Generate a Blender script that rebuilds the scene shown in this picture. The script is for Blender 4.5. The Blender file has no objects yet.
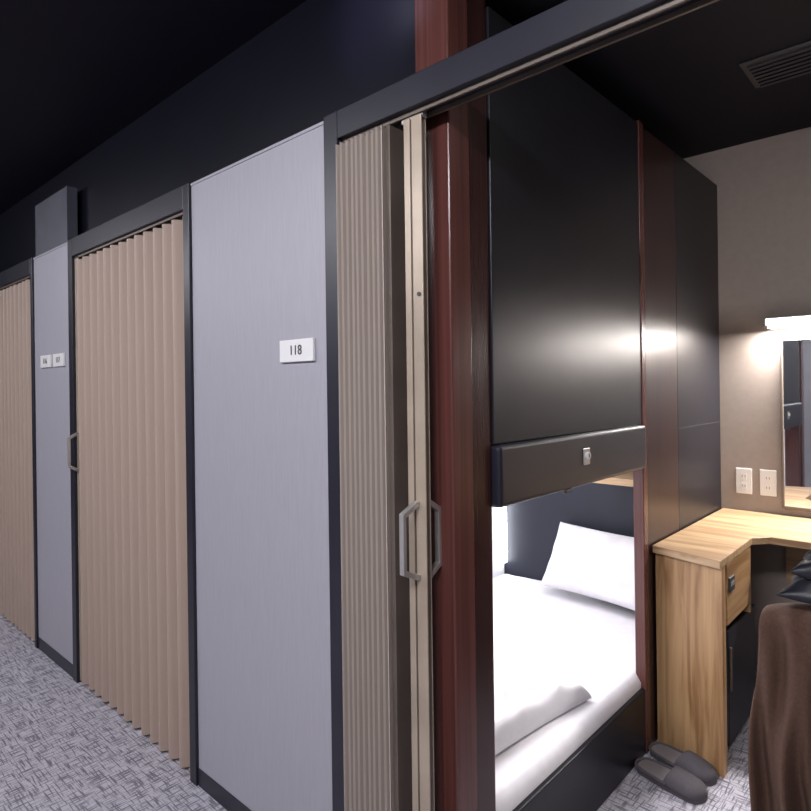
import bpy, bmesh, math, random
from mathutils import Vector, Matrix, noise
random.seed(3)
sc=bpy.context.scene
sc.view_settings.view_transform='Standard'
sc.view_settings.look='None'
# ---------------------------------------------------------------- materials
def newmat(name):
    m=bpy.data.materials.new(name); m.use_nodes=True
    nt=m.node_tree; b=nt.nodes['Principled BSDF']
    return m,nt,b
def sock(b,n,v):
    if n in b.inputs: b.inputs[n].default_value=v
def plain(name,col,rough=0.5,metal=0.0,spec=0.5,noise_amt=0.06,scale=(8,8,8),bump=0.0,coat=0.0):
    m,nt,b=newmat(name)
    tc=nt.nodes.new('ShaderNodeTexCoord'); mp=nt.nodes.new('ShaderNodeMapping')
    mp.inputs['Scale'].default_value=scale
    nz=nt.nodes.new('ShaderNodeTexNoise'); nz.inputs['Scale'].default_value=1.0; nz.inputs['Detail'].default_value=4
    nt.links.new(tc.outputs['Object'],mp.inputs['Vector']); nt.links.new(mp.outputs['Vector'],nz.inputs['Vector'])
    cr=nt.nodes.new('ShaderNodeValToRGB')
    a=[max(0,c*(1-noise_amt*2)) for c in col]; d=[min(1,c*(1+noise_amt*2)) for c in col]
    cr.color_ramp.elements[0].position=0.3; cr.color_ramp.elements[1].position=0.7
    cr.color_ramp.elements[0].color=(*a,1); cr.color_ramp.elements[1].color=(*d,1)
    nt.links.new(nz.outputs['Fac'],cr.inputs['Fac']); nt.links.new(cr.outputs['Color'],b.inputs['Base Color'])
    sock(b,'Roughness',rough); sock(b,'Metallic',metal); sock(b,'Specular IOR Level',spec); sock(b,'Coat Weight',coat)
    if bump>0:
        bp=nt.nodes.new('ShaderNodeBump'); bp.inputs['Strength'].default_value=bump; bp.inputs['Distance'].default_value=0.002
        nt.links.new(nz.outputs['Fac'],bp.inputs['Height']); nt.links.new(bp.outputs['Normal'],b.inputs['Normal'])
    return m
def wood(name,c1,c2,axis='Z'):
    m,nt,b=newmat(name)
    tc=nt.nodes.new('ShaderNodeTexCoord'); mp=nt.nodes.new('ShaderNodeMapping')
    s={'Z':(22,22,1.6),'X':(1.6,22,22),'Y':(22,1.6,22)}[axis]
    mp.inputs['Scale'].default_value=s
    nz=nt.nodes.new('ShaderNodeTexNoise'); nz.inputs['Scale'].default_value=1.3; nz.inputs['Detail'].default_value=7; nz.inputs['Distortion'].default_value=0.6
    nt.links.new(tc.outputs['Object'],mp.inputs['Vector']); nt.links.new(mp.outputs['Vector'],nz.inputs['Vector'])
    cr=nt.nodes.new('ShaderNodeValToRGB'); e=cr.color_ramp.elements
    e[0].position=0.36; e[0].color=(*c1,1); e[1].position=0.62; e[1].color=(*c2,1)
    n=e.new(0.5); n.color=tuple((a*0.35+b_*0.65) for a,b_ in zip(c1,c2))+(1,)
    nt.links.new(nz.outputs['Fac'],cr.inputs['Fac']); nt.links.new(cr.outputs['Color'],b.inputs['Base Color'])
    sock(b,'Roughness',0.42)
    return m
def emis(name,col,st):
    m,nt,b=newmat(name); sock(b,'Base Color',(*col,1)); sock(b,'Emission Color',(*col,1)); sock(b,'Emission Strength',st); return m

def carpet_mat():
    m,nt,b=newmat('carpet_woven')
    tc=nt.nodes.new('ShaderNodeTexCoord')
    def layer(scale,lo,hi):
        mp=nt.nodes.new('ShaderNodeMapping'); mp.inputs['Scale'].default_value=scale
        nz=nt.nodes.new('ShaderNodeTexNoise'); nz.inputs['Scale'].default_value=1; nz.inputs['Detail'].default_value=2
        nt.links.new(tc.outputs['Object'],mp.inputs['Vector']); nt.links.new(mp.outputs['Vector'],nz.inputs['Vector'])
        r=nt.nodes.new('ShaderNodeMapRange'); r.inputs['From Min'].default_value=lo; r.inputs['From Max'].default_value=hi
        nt.links.new(nz.outputs['Fac'],r.inputs['Value']); return r.outputs['Result']
    a=layer((14,170,1),0.38,0.50); c=layer((170,14,1),0.38,0.50)
    mn=nt.nodes.new('ShaderNodeMath'); mn.operation='MINIMUM'
    nt.links.new(a,mn.inputs[0]); nt.links.new(c,mn.inputs[1])
    d=layer((300,300,1),0.2,0.8)
    mu=nt.nodes.new('ShaderNodeMath'); mu.operation='MULTIPLY_ADD'; mu.inputs[1].default_value=0.75
    nt.links.new(mn.outputs[0],mu.inputs[0])
    ms=nt.nodes.new('ShaderNodeMath'); ms.operation='MULTIPLY'; ms.inputs[1].default_value=0.25
    nt.links.new(d,ms.inputs[0]); nt.links.new(ms.outputs[0],mu.inputs[2])
    cr=nt.nodes.new('ShaderNodeValToRGB'); e=cr.color_ramp.elements
    e[0].position=0.05; e[0].color=(0.15,0.145,0.17,1); e[1].position=0.9; e[1].color=(0.52,0.50,0.56,1)
    nt.links.new(mu.outputs[0],cr.inputs['Fac']); nt.links.new(cr.outputs['Color'],b.inputs['Base Color'])
    sock(b,'Roughness',0.95); sock(b,'Specular IOR Level',0.1)
    bp=nt.nodes.new('ShaderNodeBump'); bp.inputs['Strength'].default_value=0.5; bp.inputs['Distance'].default_value=0.003
    nt.links.new(mu.outputs[0],bp.inputs['Height']); nt.links.new(bp.outputs['Normal'],b.inputs['Normal'])
    return m

M={}
M['carpet']=carpet_mat()
M['ceiling']=plain('ceiling_black_paint',(0.005,0.005,0.013),0.6,spec=0.2)
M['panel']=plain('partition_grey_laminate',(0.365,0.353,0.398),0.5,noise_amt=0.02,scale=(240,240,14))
M['panelshade']=plain('grey_laminate_shaded',(0.07,0.075,0.095),0.5)  # grey laminate darkened, dim upper lighting put into the colour
M['black']=plain('black_powder_metal',(0.016,0.016,0.026),0.38)
M['gloss']=plain('pod_black_gloss',(0.011,0.011,0.016),0.36,spec=0.34)
M['endgloss']=plain('pod_end_navy_gloss',(0.006,0.006,0.012),0.30,spec=0.35)
M['navy']=plain('pod_inner_navy',(0.009,0.011,0.023),0.5)
M['maho']=plain('mahogany_red_trim',(0.105,0.036,0.030),0.26,noise_amt=0.14,scale=(120,120,1.0))
M['maho2']=plain('mahogany_dark_trim',(0.042,0.014,0.013),0.26,noise_amt=0.14,scale=(120,120,1.0))
M['maroon']=plain('panel_dark_maroon',(0.028,0.012,0.012),0.34,spec=0.4,noise_amt=0.14,scale=(60,60,1.0))  # dark maroon tone for one stretch of the pod front
M['curtain']=plain('accordion_tan_vinyl',(0.41,0.312,0.255),0.6,noise_amt=0.015,scale=(200,200,5))
M['stack']=plain('accordion_stack_vinyl',(0.43,0.365,0.32),0.6,noise_amt=0.015,scale=(200,200,5))
M['beige']=plain('beige_aluminium',(0.40,0.325,0.25),0.4,metal=0.2)
M['beigedk']=plain('beige_aluminium_dark',(0.15,0.12,0.10),0.45,metal=0.2)
M['steel']=plain('brushed_steel',(0.6,0.58,0.56),0.3,metal=0.7)
M['white']=plain('white_plastic',(0.78,0.77,0.76),0.4,noise_amt=0.01)
M['podwhite']=plain('pod_inner_white',(0.85,0.85,0.88),0.6,noise_amt=0.01)
M['sheet']=plain('white_cotton',(0.78,0.76,0.79),0.9,noise_amt=0.015,bump=0.05,scale=(30,30,30))
M['woodZ']=wood('oak_vertical',(0.27,0.140,0.060),(0.49,0.30,0.145),'Z')
M['woodX']=wood('oak_top',(0.35,0.215,0.115),(0.53,0.365,0.205),'X')
M['woodY']=wood('oak_drawer',(0.27,0.140,0.060),(0.47,0.285,0.135),'Y')
M['wall']=plain('wall_taupe_paper',(0.34,0.285,0.25),0.85,noise_amt=0.02,scale=(40,40,40),bump=0.1)
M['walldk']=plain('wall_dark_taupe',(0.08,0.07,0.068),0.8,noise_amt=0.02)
M['wallwh']=plain('wall_corridor_pale',(0.34,0.34,0.37),0.8,noise_amt=0.02)
M['led']=emis('led_diffuser',(1.0,0.97,0.95),4.5)
M['ledpod']=emis('pod_led_diffuser',(0.96,0.97,1.0),12)
M['lamp']=emis('corridor_lamp_diffuser',(0.92,0.93,1.0),5)
M['ink']=plain('sign_ink',(0.05,0.05,0.055),0.5)
M['slip']=plain('slipper_grey_felt',(0.085,0.075,0.085),0.9,bump=0.3,scale=(200,200,200))
M['slipin']=plain('slipper_insole',(0.20,0.18,0.185),0.9)
M['robe']=plain('brown_robe_cloth',(0.095,0.048,0.031),0.9,noise_amt=0.08,bump=0.3,scale=(150,150,150))
M['chairblk']=plain('chair_black_fabric',(0.012,0.013,0.020),0.45)
M['dgrey']=plain('dark_grey_plastic',(0.04,0.04,0.045),0.5)
mm,nt,b=newmat('mirror_silver'); sock(b,'Base Color',(0.9,0.9,0.9,1)); sock(b,'Metallic',1.0); sock(b,'Roughness',0.02); M['mirror']=mm

# ---------------------------------------------------------------- helpers
def link(ob,parent=None):
    sc.collection.objects.link(ob)
    if parent: ob.parent=parent
    return ob
def empty(name,loc=(0,0,0)):
    e=bpy.data.objects.new(name,None); e.location=loc; e.empty_display_size=0.1
    return link(e)
def meshobj(name,verts,faces,mat,parent=None,smooth=False):
    me=bpy.data.meshes.new(name); me.from_pydata(verts,[],faces); me.update()
    bm=bmesh.new(); bm.from_mesh(me); bmesh.ops.recalc_face_normals(bm,faces=bm.faces); bm.to_mesh(me); bm.free()
    me.materials.append(mat)
    if smooth:
        for p in me.polygons: p.use_smooth=True
    ob=bpy.data.objects.new(name,me); return link(ob,parent)
def box(name,x0,x1,y0,y1,z0,z1,mat,parent=None,bev=0.0,seg=2):
    bm=bmesh.new(); bmesh.ops.create_cube(bm,size=1)
    for v in bm.verts:
        v.co=Vector(((x0+x1)/2+v.co.x*(x1-x0),(y0+y1)/2+v.co.y*(y1-y0),(z0+z1)/2+v.co.z*(z1-z0)))
    if bev>0: bmesh.ops.bevel(bm,geom=bm.edges[:],offset=bev,segments=seg,affect='EDGES',profile=0.5)
    me=bpy.data.meshes.new(name); bm.to_mesh(me); bm.free(); me.materials.append(mat)
    ob=bpy.data.objects.new(name,me); return link(ob,parent)
def tube(name,pts,r,mat,parent=None,cyc=False,res=6):
    cu=bpy.data.curves.new(name,'CURVE'); cu.dimensions='3D'; cu.bevel_depth=r; cu.bevel_resolution=res
    sp=cu.splines.new('POLY'); sp.points.add(len(pts)-1)
    for i,p in enumerate(pts): sp.points[i].co=(*p,1)
    sp.use_cyclic_u=cyc; cu.use_fill_caps=True; cu.materials.append(mat)
    ob=bpy.data.objects.new(name,cu); return link(ob,parent)
def cyl(name,c,r,h,mat,parent=None,axis='Z',seg=32,r2=None):
    bm=bmesh.new(); bmesh.ops.create_cone(bm,cap_ends=True,segments=seg,radius1=r,radius2=r if r2 is None else r2,depth=h)
    if axis=='X': bmesh.ops.rotate(bm,verts=bm.verts,matrix=Matrix.Rotation(math.pi/2,3,'Y'))
    if axis=='Y': bmesh.ops.rotate(bm,verts=bm.verts,matrix=Matrix.Rotation(math.pi/2,3,'X'))
    bmesh.ops.translate(bm,verts=bm.verts,vec=Vector(c))
    me=bpy.data.meshes.new(name); bm.to_mesh(me); bm.free(); me.materials.append(mat)
    ob=bpy.data.objects.new(name,me); return link(ob,parent)
def text(name,s,size,loc,rot,mat,parent=None):
    cu=bpy.data.curves.new(name,'FONT'); cu.body=s; cu.size=size; cu.extrude=0.0006; cu.align_x='CENTER'; cu.align_y='CENTER'
    cu.materials.append(mat); ob=bpy.data.objects.new(name,cu); ob.location=loc; ob.rotation_euler=rot; return link(ob,parent)

# ---------------------------------------------------------------- room shell
YW=1.04; XP=-0.87; YB=3.19; ZC=2.47
box('floor',-8,1.0,-1.3,3.4,-0.1,0.0,M['carpet'])
box('ceiling',-8,1.0,-1.3,3.4,ZC,ZC+0.1,M['ceiling'])
box('wall_back',-8,1.0,YB,YB+0.1,0.0,ZC,M['wall'])
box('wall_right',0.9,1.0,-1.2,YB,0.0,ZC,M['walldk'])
box('wall_corridor_side',-8,1.0,-1.3,-1.2,0.0,ZC,M['wallwh'])
box('wall_corridor_end',-8,-7.9,-1.2,YB,0.0,ZC,M['walldk'])
box('wall_upper_bulkhead',-7.9,-0.976,1.112,1.132,1.90,ZC,M['endgloss'])

# ---------------------------------------------------------------- partitions, posts, headers
ZT=2.05
def partition(x0,x1,ztop=ZT):
    p=empty('partition_panel')
    box('board',x0,x1,YW,YW+0.035,0.06,ztop-0.008,M['panel'],p)
    box('kick_plate',x0,x1,YW-0.003,YW+0.038,0.0,0.06,M['black'],p)
    box('cap_strip',x0,x1,YW-0.003,YW+0.038,ztop-0.008,ztop,M['panel'],p)
    return p
partition(-1.936,-1.226)
partition(-3.60,-3.10)
partition(0.12,0.9)
partition(-5.35,-4.72)
box('partition_upper_column',-3.58,-3.12,YW+0.004,YW+0.05,ZT+0.001,2.32,M['panelshade'])  # shade above door height painted in by the darker laminate
def doorframe(xl,xr,pl=0.04,pr=0.035,hh=0.068,fy=0.010):
    f=empty('door_frame')
    box('post_left',xl-pl,xl,YW-fy,YW+0.06,0,ZT+0.003,M['black'],f,0.002)
    box('post_right',xr,xr+pr,YW-fy,YW+0.06,0,ZT+0.003,M['black'],f,0.002)
    box('header',xl,xr,YW-fy,YW+0.06,ZT-hh,ZT+0.003,M['black'],f,0.002)
    box('track_a',xl,xr,YW+0.002,YW+0.008,ZT-hh-0.010,ZT-hh,M['beigedk'],f)
    box('track_b',xl,xr,YW+0.036,YW+0.042,ZT-hh-0.010,ZT-hh,M['beigedk'],f)
    return f
doorframe(-1.168,0.08,0.054,fy=0.014)
doorframe(-3.03,-1.980,0.05,0.042,0.080)
doorframe(-4.66,-3.63,0.05,0.028,0.080)

# ---------------------------------------------------------------- accordion doors
def pleats(name,x0,x1,y,z0,z1,n,amp,mat,parent,thick=0.003):
    vs=[];fs=[]
    S=14; N=S*n
    for i in range(N+1):
        u=i/N*n; x=x0+(x1-x0)*i/N
        yy=y-amp*math.cos(2*math.pi*u)
        wob=0.002*math.sin(u*1.7)
        vs.append((x,yy+wob,z0)); vs.append((x,yy-wob,z1))
    for i in range(N): fs.append((2*i,2*i+2,2*i+3,2*i+1))
    ob=meshobj(name,vs,fs,mat,parent)
    md=ob.modifiers.new('t','SOLIDIFY'); md.thickness=thick; md.offset=0
    return ob
def dhandle(name,x,y,zc,sgn,parent,mat,L=0.18,d=0.046):
    h=L/2
    vs=[];fs=[]
    outer=[(y,zc+h),(y+sgn*0.008,zc+h),(y+sgn*d,zc+h-0.022),(y+sgn*d,zc-h+0.022),(y+sgn*0.008,zc-h),(y,zc-h)]
    inner=[(y,zc+h-0.013),(y+sgn*0.006,zc+h-0.013),(y+sgn*(d-0.010),zc+h-0.031),(y+sgn*(d-0.010),zc-h+0.031),(y+sgn*0.006,zc-h+0.013),(y,zc-h+0.013)]
    w=0.007
    n=6
    for xx in (x-w,x+w):
        for a in outer: vs.append((xx,a[0],a[1]))
        for a in inner: vs.append((xx,a[0],a[1]))
    for i in range(n-1):
        fs.append((i,i+1,n+i+1,n+i)); fs.append((2*n+i,2*n+n+i,2*n+n+i+1,2*n+i+1))
        fs.append((i,2*n+i,2*n+i+1,i+1)); fs.append((n+i,n+i+1,3*n+i+1,3*n+i))
    fs.append((0,n,3*n,2*n)); fs.append((n-1,2*n-1,4*n-1,3*n-1))
    ob=meshobj(name,vs,fs,mat,parent)
    bv=ob.modifiers.new('b','BEVEL'); bv.width=0.0015; bv.segments=2
    return ob
def lead_post(x0,x1,p,yc=YW+0.013):
    w=x1-x0
    box('lead_post_front_a',x0,x0+w*0.34,yc-0.011,yc-0.007,0.012,1.968,M['beige'],p,0.001)
    box('lead_post_front_b',x0+w*0.44,x1,yc-0.011,yc-0.007,0.012,1.968,M['beige'],p,0.001)
    box('lead_post_core',x0+0.004,x1-0.004,yc-0.007,yc+0.007,0.012,1.965,M['beigedk'],p)
    box('lead_post_back',x0,x1-0.003,yc+0.007,yc+0.010,0.012,1.968,M['beige'],p,0.001)
d1=empty('accordion_door')
pleats('pleats',-1.162,-1.000,YW+0.016,0.012,1.962,9,0.040,M['stack'],d1,0.0025)
box('end_lath',-0.998,-0.985,YW-0.012,YW+0.045,0.012,1.962,M['beigedk'],d1)
lead_post(-0.954,-0.900,d1)
dhandle('pull_outer',-0.925,YW+0.002,0.998,-1,d1,M['steel'],d=0.056)
dhandle('pull_inner',-0.915,YW+0.023,0.998,1,d1,M['steel'],d=0.044)
cyl('lock_hole',(-0.912,YW+0.001,1.56),0.005,0.004,M['ink'],d1,'Y')
box('hanger',-0.965,-0.90,YW+0.008,YW+0.022,1.962,1.985,M['steel'],d1)
d2=empty('accordion_door')
pleats('pleats',-2.975,-1.985,YW+0.014,0.012,1.950,13,0.020,M['curtain'],d2)
lead_post(-3.028,-2.982,d2)
dhandle('pull_outer',-3.005,YW+0.002,1.07,-1,d2,M['steel'])
d3=empty('accordion_door')
pleats('pleats',-4.58,-3.635,YW+0.014,0.012,1.950,13,0.020,M['curtain'],d3)
lead_post(-4.65,-4.60,d3)
dhandle('pull_outer',-4.625,YW+0.002,1.07,-1,d3,M['steel'])

# ---------------------------------------------------------------- number signs
def sign(xc,z,s,w=0.15,h=0.062):
    p=empty('room_number_sign')
    box('plate',xc-w/2,xc+w/2,YW-0.010,YW-0.0005,z-h/2,z+h/2,M['white'],p,0.002)
    text('number',s,0.038,(xc,YW-0.0112,z),(math.pi/2,0,0),M['ink'],p)
sign(-1.356,1.453,'118')
sign(-3.41,1.50,'116',0.145); sign(-3.225,1.50,'117',0.145)

# ---------------------------------------------------------------- sleeping pod
pod=empty('sleeping_pod')
Y0=1.112; PT=2.30
box('end_panel',-2.0,-0.975,Y0,Y0+0.02,0,1.899,M['endgloss'],pod)
box('long_wall_inner',-2.0,-1.96,1.14,2.95,0,1.12,M['podwhite'],pod)
box('near_wall_inner',-1.96,-0.975,Y0+0.023,Y0+0.033,0.0,1.12,M['podwhite'],pod)
box('head_wall_inner',-1.96,-0.905,2.95,2.97,0,1.12,M['navy'],pod)
box('inner_ceiling',-1.96,-0.905,1.15,2.95,1.12,1.14,M['podwhite'],pod)
box('upper_pod_body',-2.0,-0.905,1.15,3.17,1.16,PT-0.01,M['navy'],pod)
box('platform',-1.955,-0.915,1.16,2.94,0.0,0.11,M['navy'],pod)
box('front_skirt',-0.91,XP,1.27,2.215,0.0,0.235,M['gloss'],pod,0.003)
box('front_upper_panel',-0.90,XP,1.27,2.215,1.202,PT,M['gloss'],pod,0.002)
box('blind_box',-0.90,XP+0.018,1.27,2.213,1.042,1.20,M['black'],pod,0.012,4)
box('corner_post_a',-0.972,XP,1.105,1.185,0,ZC-0.003,M['maho'],pod,0.004)
box('corner_post_b',-0.965,XP-0.006,1.185,1.268,0,ZC-0.003,M['maho2'],pod,0.003)
box('mid_post',-0.905,XP+0.004,2.215,2.255,0,PT+0.01,M['maho'],pod,0.003)
box('side_panel_red',-0.90,XP-0.002,2.256,2.60,0,PT,M['maroon'],pod,0.001)
box('side_panel_black',-0.90,XP-0.002,2.602,3.185,0,PT,M['gloss'],pod,0.001)
box('side_panel_seam',-0.875,XP-0.001,2.602,3.185,1.16,1.163,M['dgrey'],pod)
box('inner_shelf',-1.32,-0.91,2.62,2.948,0.90,0.93,M['woodX'],pod)
box('reading_light_strip',-1.958,-1.935,2.895,2.945,0.34,1.05,M['ledpod'],pod,0.003)
box('latch_plate',XP+0.018,XP+0.021,1.715,1.755,1.105,1.155,M['steel'],pod,0.001)
cyl('latch_cylinder',(XP+0.024,1.735,1.133),0.011,0.008,M['white'],pod,'X')
box('latch_slot',XP+0.028,XP+0.029,1.733,1.737,1.127,1.139,M['ink'],pod)
box('blind_clip',XP-0.005,XP+0.010,1.62,1.66,1.030,1.042,M['dgrey'],pod,0.003)

# ---------------------------------------------------------------- bedding
def soft(name,sx,sy,sz,mat,p=4.0,q=2.2,nu=44,nv=44,wr=0.006,seed=0,flat=0.35,parent=None,crease=0.0):
    vs=[];fs=[]
    def prof(u,v):
        a=max(0,1-abs(u)**p); b=max(0,1-abs(v)**p)
        return (a*b)**(1/q)
    idx={}
    for s in (1,-1):
        for i in range(nu+1):
            for j in range(nv+1):
                u=-1+2*i/nu; v=-1+2*j/nv
                u=math.sin(u*math.pi/2)*0.6+u*0.4; v=math.sin(v*math.pi/2)*0.6+v*0.4
                h=prof(u,v)
                edge=(i in(0,nu) or j in(0,nv))
                if edge and s==-1: idx[(s,i,j)]=idx[(1,i,j)]; continue
                px=u*(1-0.07*(1-v*v)*abs(u)**3); py=v*(1-0.07*(1-u*u)*abs(v)**3)
                n=noise.noise(Vector((u*2.3+seed,v*2.3,s*3.0)))*wr*2+noise.noise(Vector((u*6+seed,v*3,s)))*wr
                if crease: n+=-crease*abs(noise.noise(Vector((u*1.8+v*2.6+seed,v*1.1-u,5.0))))**0.7
                z=s*h*sz*(1 if s>0 else flat)+ (n*h if s>0 else 0)
                idx[(s,i,j)]=len(vs); vs.append((px*sx,py*sy,z))
        for i in range(nu):
            for j in range(nv):
                f=(idx[(s,i,j)],idx[(s,i+1,j)],idx[(s,i+1,j+1)],idx[(s,i,j+1)])
                fs.append(f if s>0 else f[::-1])
    return meshobj(name,vs,fs,mat,parent,True)
def mattress():
    x0,x1,y0,y1,z0,z1=-1.955,-0.885,1.19,2.945,0.112,0.285
    nx,ny=60,90; vs=[];fs=[]
    r=0.03
    for i in range(nx+1):
        for j in range(ny+1):
            u=i/nx; v=j/ny
            x=x0+(x1-x0)*u; y=y0+(y1-y0)*v; z=z1
            dx=min(x-x0,x1-x); dy=min(y-y0,y1-y)
            for d in (dx,dy):
                if d<r: z-= r-math.sqrt(max(0,r*r-(r-d)**2))
            z+=noise.noise(Vector((x*4,y*2.5,0)))*0.006+noise.noise(Vector((x*11+y*6,y*4,2)))*0.003
            vs.append((x,y,z))
    k=lambda i,j:i*(ny+1)+j
    for i in range(nx):
        for j in range(ny): fs.append((k(i,j),k(i+1,j),k(i+1,j+1),k(i,j+1)))
    ring=[k(i,0) for i in range(nx+1)]+[k(nx,j) for j in range(1,ny+1)]+[k(i,ny) for i in range(nx-1,-1,-1)]+[k(0,j) for j in range(ny-1,0,-1)]
    base=len(vs)
    for a in ring: vs.append((vs[a][0],vs[a][1],z0))
    L=len(ring)
    for a in range(L): fs.append((ring[a],ring[(a+1)%L],base+(a+1)%L,base+a))
    fs.append(tuple(base+a for a in range(L)))
    return meshobj('mattress',vs,fs,M['sheet'],None,True)
mattress()
pl=soft('pillow',0.29,0.172,0.085,M['sheet'],p=3.0,seed=4,flat=0.7,wr=0.012)
pl.rotation_euler=(math.radians(58),math.radians(1),math.radians(-4)); pl.location=(-1.30,2.80,0.475)
dv=soft('folded_duvet',0.20,0.34,0.095,M['sheet'],p=6,q=2.1,seed=3,flat=0.10,wr=0.010,nu=60,nv=80,crease=0.022)
dv.location=(-1.165,1.60,0.300); dv.rotation_euler=(0,0,math.radians(-6))

# ---------------------------------------------------------------- desk
dk=empty('desk')
out=[(-0.866,2.29),(-0.615,2.225),(-0.615,2.64),(-0.565,2.70),(0.88,2.70),(0.88,3.186),(-0.866,3.186)]
vs=[(x,y,0.718) for x,y in out]+[(x,y,0.746) for x,y in out]; n=len(out)
fs=[tuple(range(n)),tuple(range(n,2*n))]+[(i,(i+1)%n,n+(i+1)%n,n+i) for i in range(n)]
ob=meshobj('desk_top',vs,fs,M['woodX'],dk); bv=ob.modifiers.new('b','BEVEL'); bv.width=0.002
out=[(-0.864,2.315),(-0.618,2.251),(-0.618,2.292),(-0.864,2.356)]
vs=[(x,y,0.0) for x,y in out]+[(x,y,0.7179) for x,y in out]
ob=meshobj('leg_panel',vs,[(0,1,2,3),(4,5,6,7),(0,1,5,4),(1,2,6,5),(2,3,7,6),(3,0,4,7)],M['woodZ'],dk)
box('drawer_front',-0.637,-0.618,2.315,2.62,0.50,0.713,M['woodY'],dk,0.002)
box('drawer_box',-0.86,-0.638,2.365,2.62,0.49,0.7175,M['woodZ'],dk)
box('drawer_side',-0.86,-0.620,2.622,2.64,0.46,0.7175,M['woodZ'],dk)
box('drawer_lock',-0.618,-0.611,2.325,2.385,0.615,0.665,M['dgrey'],dk,0.002)
box('lock_plate',-0.611,-0.610,2.335,2.375,0.634,0.650,M['steel'],dk)
box('rear_panel',-0.60,0.88,3.16,3.184,0.45,0.7175,M['woodX'],dk)
box('right_leg',0.85,0.878,2.72,3.16,0,0.7175,M['woodZ'],dk)
fr=empty('mini_fridge')
box('cabinet',-0.86,-0.675,2.42,2.80,0.012,0.44,M['dgrey'],fr,0.006)
box('door_leaf',-0.670,-0.645,2.42,2.80,0.02,0.44,M['black'],fr,0.006)
box('door_grip',-0.645,-0.637,2.43,2.44,0.22,0.38,M['beigedk'],fr,0.002)
for nm,x,y in (('foot_a',-0.84,2.44),('foot_b',-0.72,2.44),('foot_c',-0.84,2.74),('foot_d',-0.72,2.74)):
    box(nm,x,x+0.04,y,y+0.04,0,0.012,M['black'],fr)

# ---------------------------------------------------------------- mirror, light, outlets, vent
mr=empty('wall_mirror')
box('glass',-0.605,0.10,YB-0.018,YB-0.012,0.79,1.535,M['mirror'],mr)
box('backing',-0.61,0.105,YB-0.012,YB-0.001,0.785,1.54,M['white'],mr)
box('frame_left',-0.616,-0.605,YB-0.024,YB-0.001,0.78,1.545,M['beigedk'],mr,0.002)
box('frame_bottom',-0.605,0.105,YB-0.024,YB-0.001,0.775,0.79,M['beigedk'],mr,0.002)
ml=empty('mirror_light')
box('housing',-0.66,0.12,YB-0.09,YB-0.001,1.60,1.635,M['white'],ml,0.003)
box('diffuser',-0.65,0.11,YB-0.085,YB-0.012,1.590,1.599,M['led'],ml)
box('front_glow_strip',-0.655,0.115,YB-0.094,YB-0.0905,1.604,1.630,M['led'],ml)
def outlet(xc,z=0.865):
    p=empty('power_outlet')
    box('plate',xc-0.034,xc+0.034,YB-0.008,YB-0.0005,z-0.06,z+0.06,M['white'],p,0.003)
    for zz in (z+0.022,z-0.022):
        box('face',xc-0.012,xc+0.012,YB-0.0095,YB-0.008,zz-0.014,zz+0.014,M['white'],p)
        for dx in (-0.006,0.006): box('slot',xc+dx-0.001,xc+dx+0.001,YB-0.0102,YB-0.0094,zz-0.005,zz+0.005,M['ink'],p)
outlet(-0.772,0.885); outlet(-0.672,0.885)
vt=empty('ceiling_vent')
box('frame',-0.575,-0.10,2.38,2.61,ZC-0.008,ZC-0.001,M['dgrey'],vt,0.002)
for i in range(7):
    y=2.405+i*0.030
    o=box('slat',-0.555,-0.12,y,y+0.018,ZC-0.014,ZC-0.009,M['black'],vt)

# ---------------------------------------------------------------- slippers
def slipper(loc,rot):
    e=empty('slipper',loc); e.rotation_euler=(0,0,rot)
    L=0.238
    def hw(u):
        return 0.036+0.012*math.sin(min(1,u/0.75)*math.pi/2) if 0.12<u<0.82 else (0.036*math.sqrt(max(0,1-((0.12-u)/0.12)**2)) if u<=0.12 else 0.048*math.sqrt(max(0,1-((u-0.82)/0.18)**2)))
    N=40
    us=[0.5-0.5*math.cos(math.pi*i/N) for i in range(N+1)]
    left=[(u*L,max(0.001,hw(u))) for u in us]; right=[(u*L,-max(0.001,hw(u))) for u in reversed(us)]
    out=left+right; n=len(out)
    def slab(nm,z0,z1,k,mat):
        o=[((x-L/2)*k+L/2,y*k) for x,y in out]
        vs=[(x,y,z0) for x,y in o]+[(x,y,z1) for x,y in o]
        meshobj(nm,vs,[tuple(range(n)),tuple(range(n,2*n))]+[(i,(i+1)%n,n+(i+1)%n,n+i) for i in range(n)],mat,e)
    slab('sole',0.001,0.016,1.0,M['slip']); slab('insole',0.016,0.021,0.94,M['slipin'])
    rim=[(x,y,0.020) for x,y in out if x<0.55*L]
    rr=sorted([r for r in rim if r[1]>0],key=lambda r:-r[0])+sorted([r for r in rim if r[1]<0],key=lambda r:r[0])
    tube('rim',rr,0.006,M['slip'],e)
    vs=[];fs=[]; A=24;B=18
    for i in range(A+1):
        u=0.48+0.52*(math.sin(i/A*math.pi/2))
        w=max(0.001,hw(min(u,0.9999)))*1.03; h=0.046*math.sqrt(max(0.0,1-((u-0.48)/0.53)**2))+0.004
        for j in range(B+1):
            a=math.pi*j/B; back=0.03*math.sin(a)*(1-i/A)*-1
            vs.append((u*L-back*0.6,w*math.cos(a),0.012+h*math.sin(a)**0.8))
    for i in range(A):
        for j in range(B): k=i*(B+1)+j; fs.append((k,k+B+1,k+B+2,k+1))
    v=meshobj('vamp',vs,fs,M['slip'],e,True); md=v.modifiers.new('s','SOLIDIFY'); md.thickness=0.004; md.offset=-1
slipper((-0.862,2.252,0.0),math.radians(-14))
slipper((-0.862,2.125,0.0),math.radians(-10))

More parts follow.
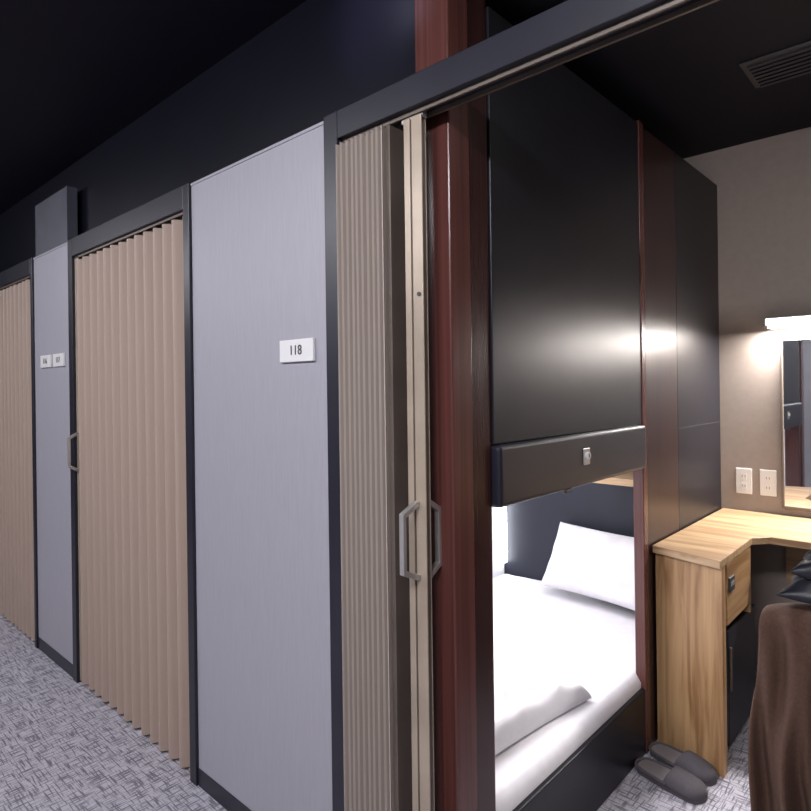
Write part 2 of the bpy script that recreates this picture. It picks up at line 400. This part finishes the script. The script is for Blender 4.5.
# ---------------------------------------------------------------- chair + robe
ch=empty('office_chair')
cx,cy=-0.140,1.72
def curved_pad(name,cx,cy,w,z0,z1,th,curve,mat,parent):
    vs=[];fs=[];N=16;K=12
    for i in range(N+1):
        u=-1+2*i/N
        for j in range(K+1):
            v=j/K; z=z0+(z1-z0)*v
            zt=z-(0.05*abs(u)**4)*(1 if v>0.5 else -1)*abs(2*v-1)
            y=cy+curve*u*u
            e=math.sqrt(max(0,1-abs(u)**6))*math.sqrt(max(0.0,1-abs(2*v-1)**6))
            vs.append((cx+u*w/2,y-th*e/2,zt)); vs.append((cx+u*w/2,y+th*e/2,zt))
    for i in range(N):
        for j in range(K):
            a=(i*(K+1)+j)*2; b=((i+1)*(K+1)+j)*2
            fs.append((a,b,b+2,a+2)); fs.append((a+1,a+3,b+3,b+1))
    return meshobj(name,vs,fs,mat,parent,True)
curved_pad('backrest',cx,cy,0.46,0.50,0.79,0.05,0.03,M['chairblk'],ch)
box('back_bracket',cx-0.03,cx+0.03,cy-0.005,cy+0.02,0.42,0.60,M['dgrey'],ch,0.004)
box('seat_link',cx-0.03,cx+0.03,cy,cy+0.25,0.405,0.425,M['dgrey'],ch,0.004)
box('seat',cx-0.235,cx+0.235,cy+0.06,cy+0.50,0.425,0.49,M['chairblk'],ch,0.028,4)
cyl('gas_lift',(cx,cy+0.27,0.25),0.025,0.33,M['dgrey'],ch)
for k in range(5):
    a=k*2*math.pi/5+0.3; ex,ey=cx+0.27*math.cos(a),cy+0.27+0.27*math.sin(a)
    tube('star_leg_%d'%k,[(cx,cy+0.27,0.10),(ex,ey,0.075)],0.018,M['dgrey'],ch)
    cyl('caster_%d'%k,(ex,ey,0.0275),0.027,0.035,M['chairblk'],ch,'Y',24)
def robe():
    vs=[];fs=[];N=90;K=70
    path=[]
    top=0.79; th=0.052; hem=0.10
    for j in range(K+1):
        s=j/K
        if s<0.5:
            z=hem+(top-hem)*(s/0.5); off=-th-0.03*(1-s/0.5)
        elif s<0.6:
            a=(s-0.5)/0.1*math.pi; z=top+0.028*math.sin(a); off=-th*math.cos(a)
        else:
            z=top-(s-0.6)/0.4*0.28; off=th
        path.append((off,z,s))
    for i in range(N+1):
        u=-1+2*i/N
        for (off,z,s) in path:
            d=min(1,max(0,(top+0.02-z)/0.45))
            w=0.238+0.020*d
            fold=0.026*d*math.sin(u*17+1.2*math.sin(z*5))+0.014*d*math.sin(u*37+z*4)+0.008*math.sin(u*23+z*15)
            if s>0.55: fold*=0.2
            y=cy+0.03*u*u+off+(-fold if s<0.55 else 0)-0.01
            x=cx+u*w+0.010*math.sin(z*14+u*3)*d
            zz=z-(0.035*abs(u)**4)+ (0.012*math.sin(u*9) if s<0.02 else 0)
            vs.append((x,y,zz))
    for i in range(N):
        for j in range(K): k=i*(K+1)+j; fs.append((k,k+K+1,k+K+2,k+1))
    o=meshobj('draped_robe',vs,fs,M['robe'],None,True); md=o.modifiers.new('s','SOLIDIFY'); md.thickness=0.006
    return o
robe()
bg=empty('folded_dark_jacket',(cx-0.022,cy,0.0))
a=soft('lower_fold',0.17,0.085,0.038,M['chairblk'],p=3,seed=2,flat=0.5,wr=0.010,parent=bg); a.location=(0,0.0,0.850)
a=soft('upper_fold',0.155,0.08,0.042,M['chairblk'],p=3,seed=7,flat=0.7,wr=0.012,parent=bg); a.location=(0.012,0.0,0.908)

# ---------------------------------------------------------------- lights
def area(name,loc,rot,sx,sy,power,col,parent=None):
    l=bpy.data.lights.new(name,'AREA'); l.shape='RECTANGLE'; l.size=sx; l.size_y=sy; l.energy=power; l.color=col
    o=bpy.data.objects.new(name,l); o.location=loc; o.rotation_euler=rot; return link(o,parent)
for i,x in enumerate((-0.3,-2.6,-4.9)):
    p=empty('ceiling_light')
    box('housing',x-0.6,x+0.6,-0.72,-0.58,ZC-0.03,ZC-0.001,M['white'],p,0.003)
    box('diffuser',x-0.58,x+0.58,-0.71,-0.59,ZC-0.034,ZC-0.0305,M['lamp'],p)
    area('lamp',(x,-0.65,ZC-0.04),(math.radians(32),0,0),1.1,0.3,(90,50,42)[i],(0.95,0.94,1.0),p)
dl=empty('bulkhead_glow_fill')  # unseen spot added to put a lilac glow on the bulkhead
cyl('trim_ring',(-1.12,0.78,ZC-0.006),0.045,0.01,M['dgrey'],dl)  # ring made up to go with the added spot, out of view
s=bpy.data.lights.new('lamp','SPOT'); s.energy=12; s.color=(0.70,0.70,1.0); s.spot_size=math.radians(62); s.spot_blend=1.0; s.shadow_soft_size=0.04
so=bpy.data.objects.new('lamp',s); so.location=(-1.12,0.78,ZC-0.02)
so.rotation_euler=Vector((0.0,0.33,-0.10)).to_track_quat('-Z','Y').to_euler(); link(so,dl)
area('pod_lamp',(-1.45,1.9,1.11),(0,0,0),0.5,1.2,14,(0.97,0.96,1.0),pod)
area('led_lamp',(-0.30,YB-0.055,1.585),(math.radians(-2),0,0),0.70,0.07,36,(1.0,0.95,0.92),ml)
rl=empty('room_downlight')
cyl('trim_ring',(0.35,1.9,ZC-0.006),0.07,0.01,M['white'],rl)
area('lamp',(0.35,1.9,ZC-0.02),(0,0,0),0.12,0.12,7,(1.0,0.94,0.88),rl)
w=bpy.data.worlds.new('World'); sc.world=w; w.use_nodes=True
w.node_tree.nodes['Background'].inputs[0].default_value=(0.5,0.5,0.7,1); w.node_tree.nodes['Background'].inputs[1].default_value=0.02

# ---------------------------------------------------------------- camera
cam=bpy.data.cameras.new('camera'); cam.sensor_width=36; cam.lens=609/811*36; cam.clip_start=0.02
cam.shift_y=-19/811
co=bpy.data.objects.new('camera',cam); link(co); co.location=(0,0,1.35)
R=Matrix.Rotation(math.radians(42.6),4,'Z')@Matrix.Rotation(math.radians(90),4,'X')@Matrix.Rotation(math.radians(-0.75),4,'Z')
co.rotation_euler=R.to_euler()
sc.camera=co
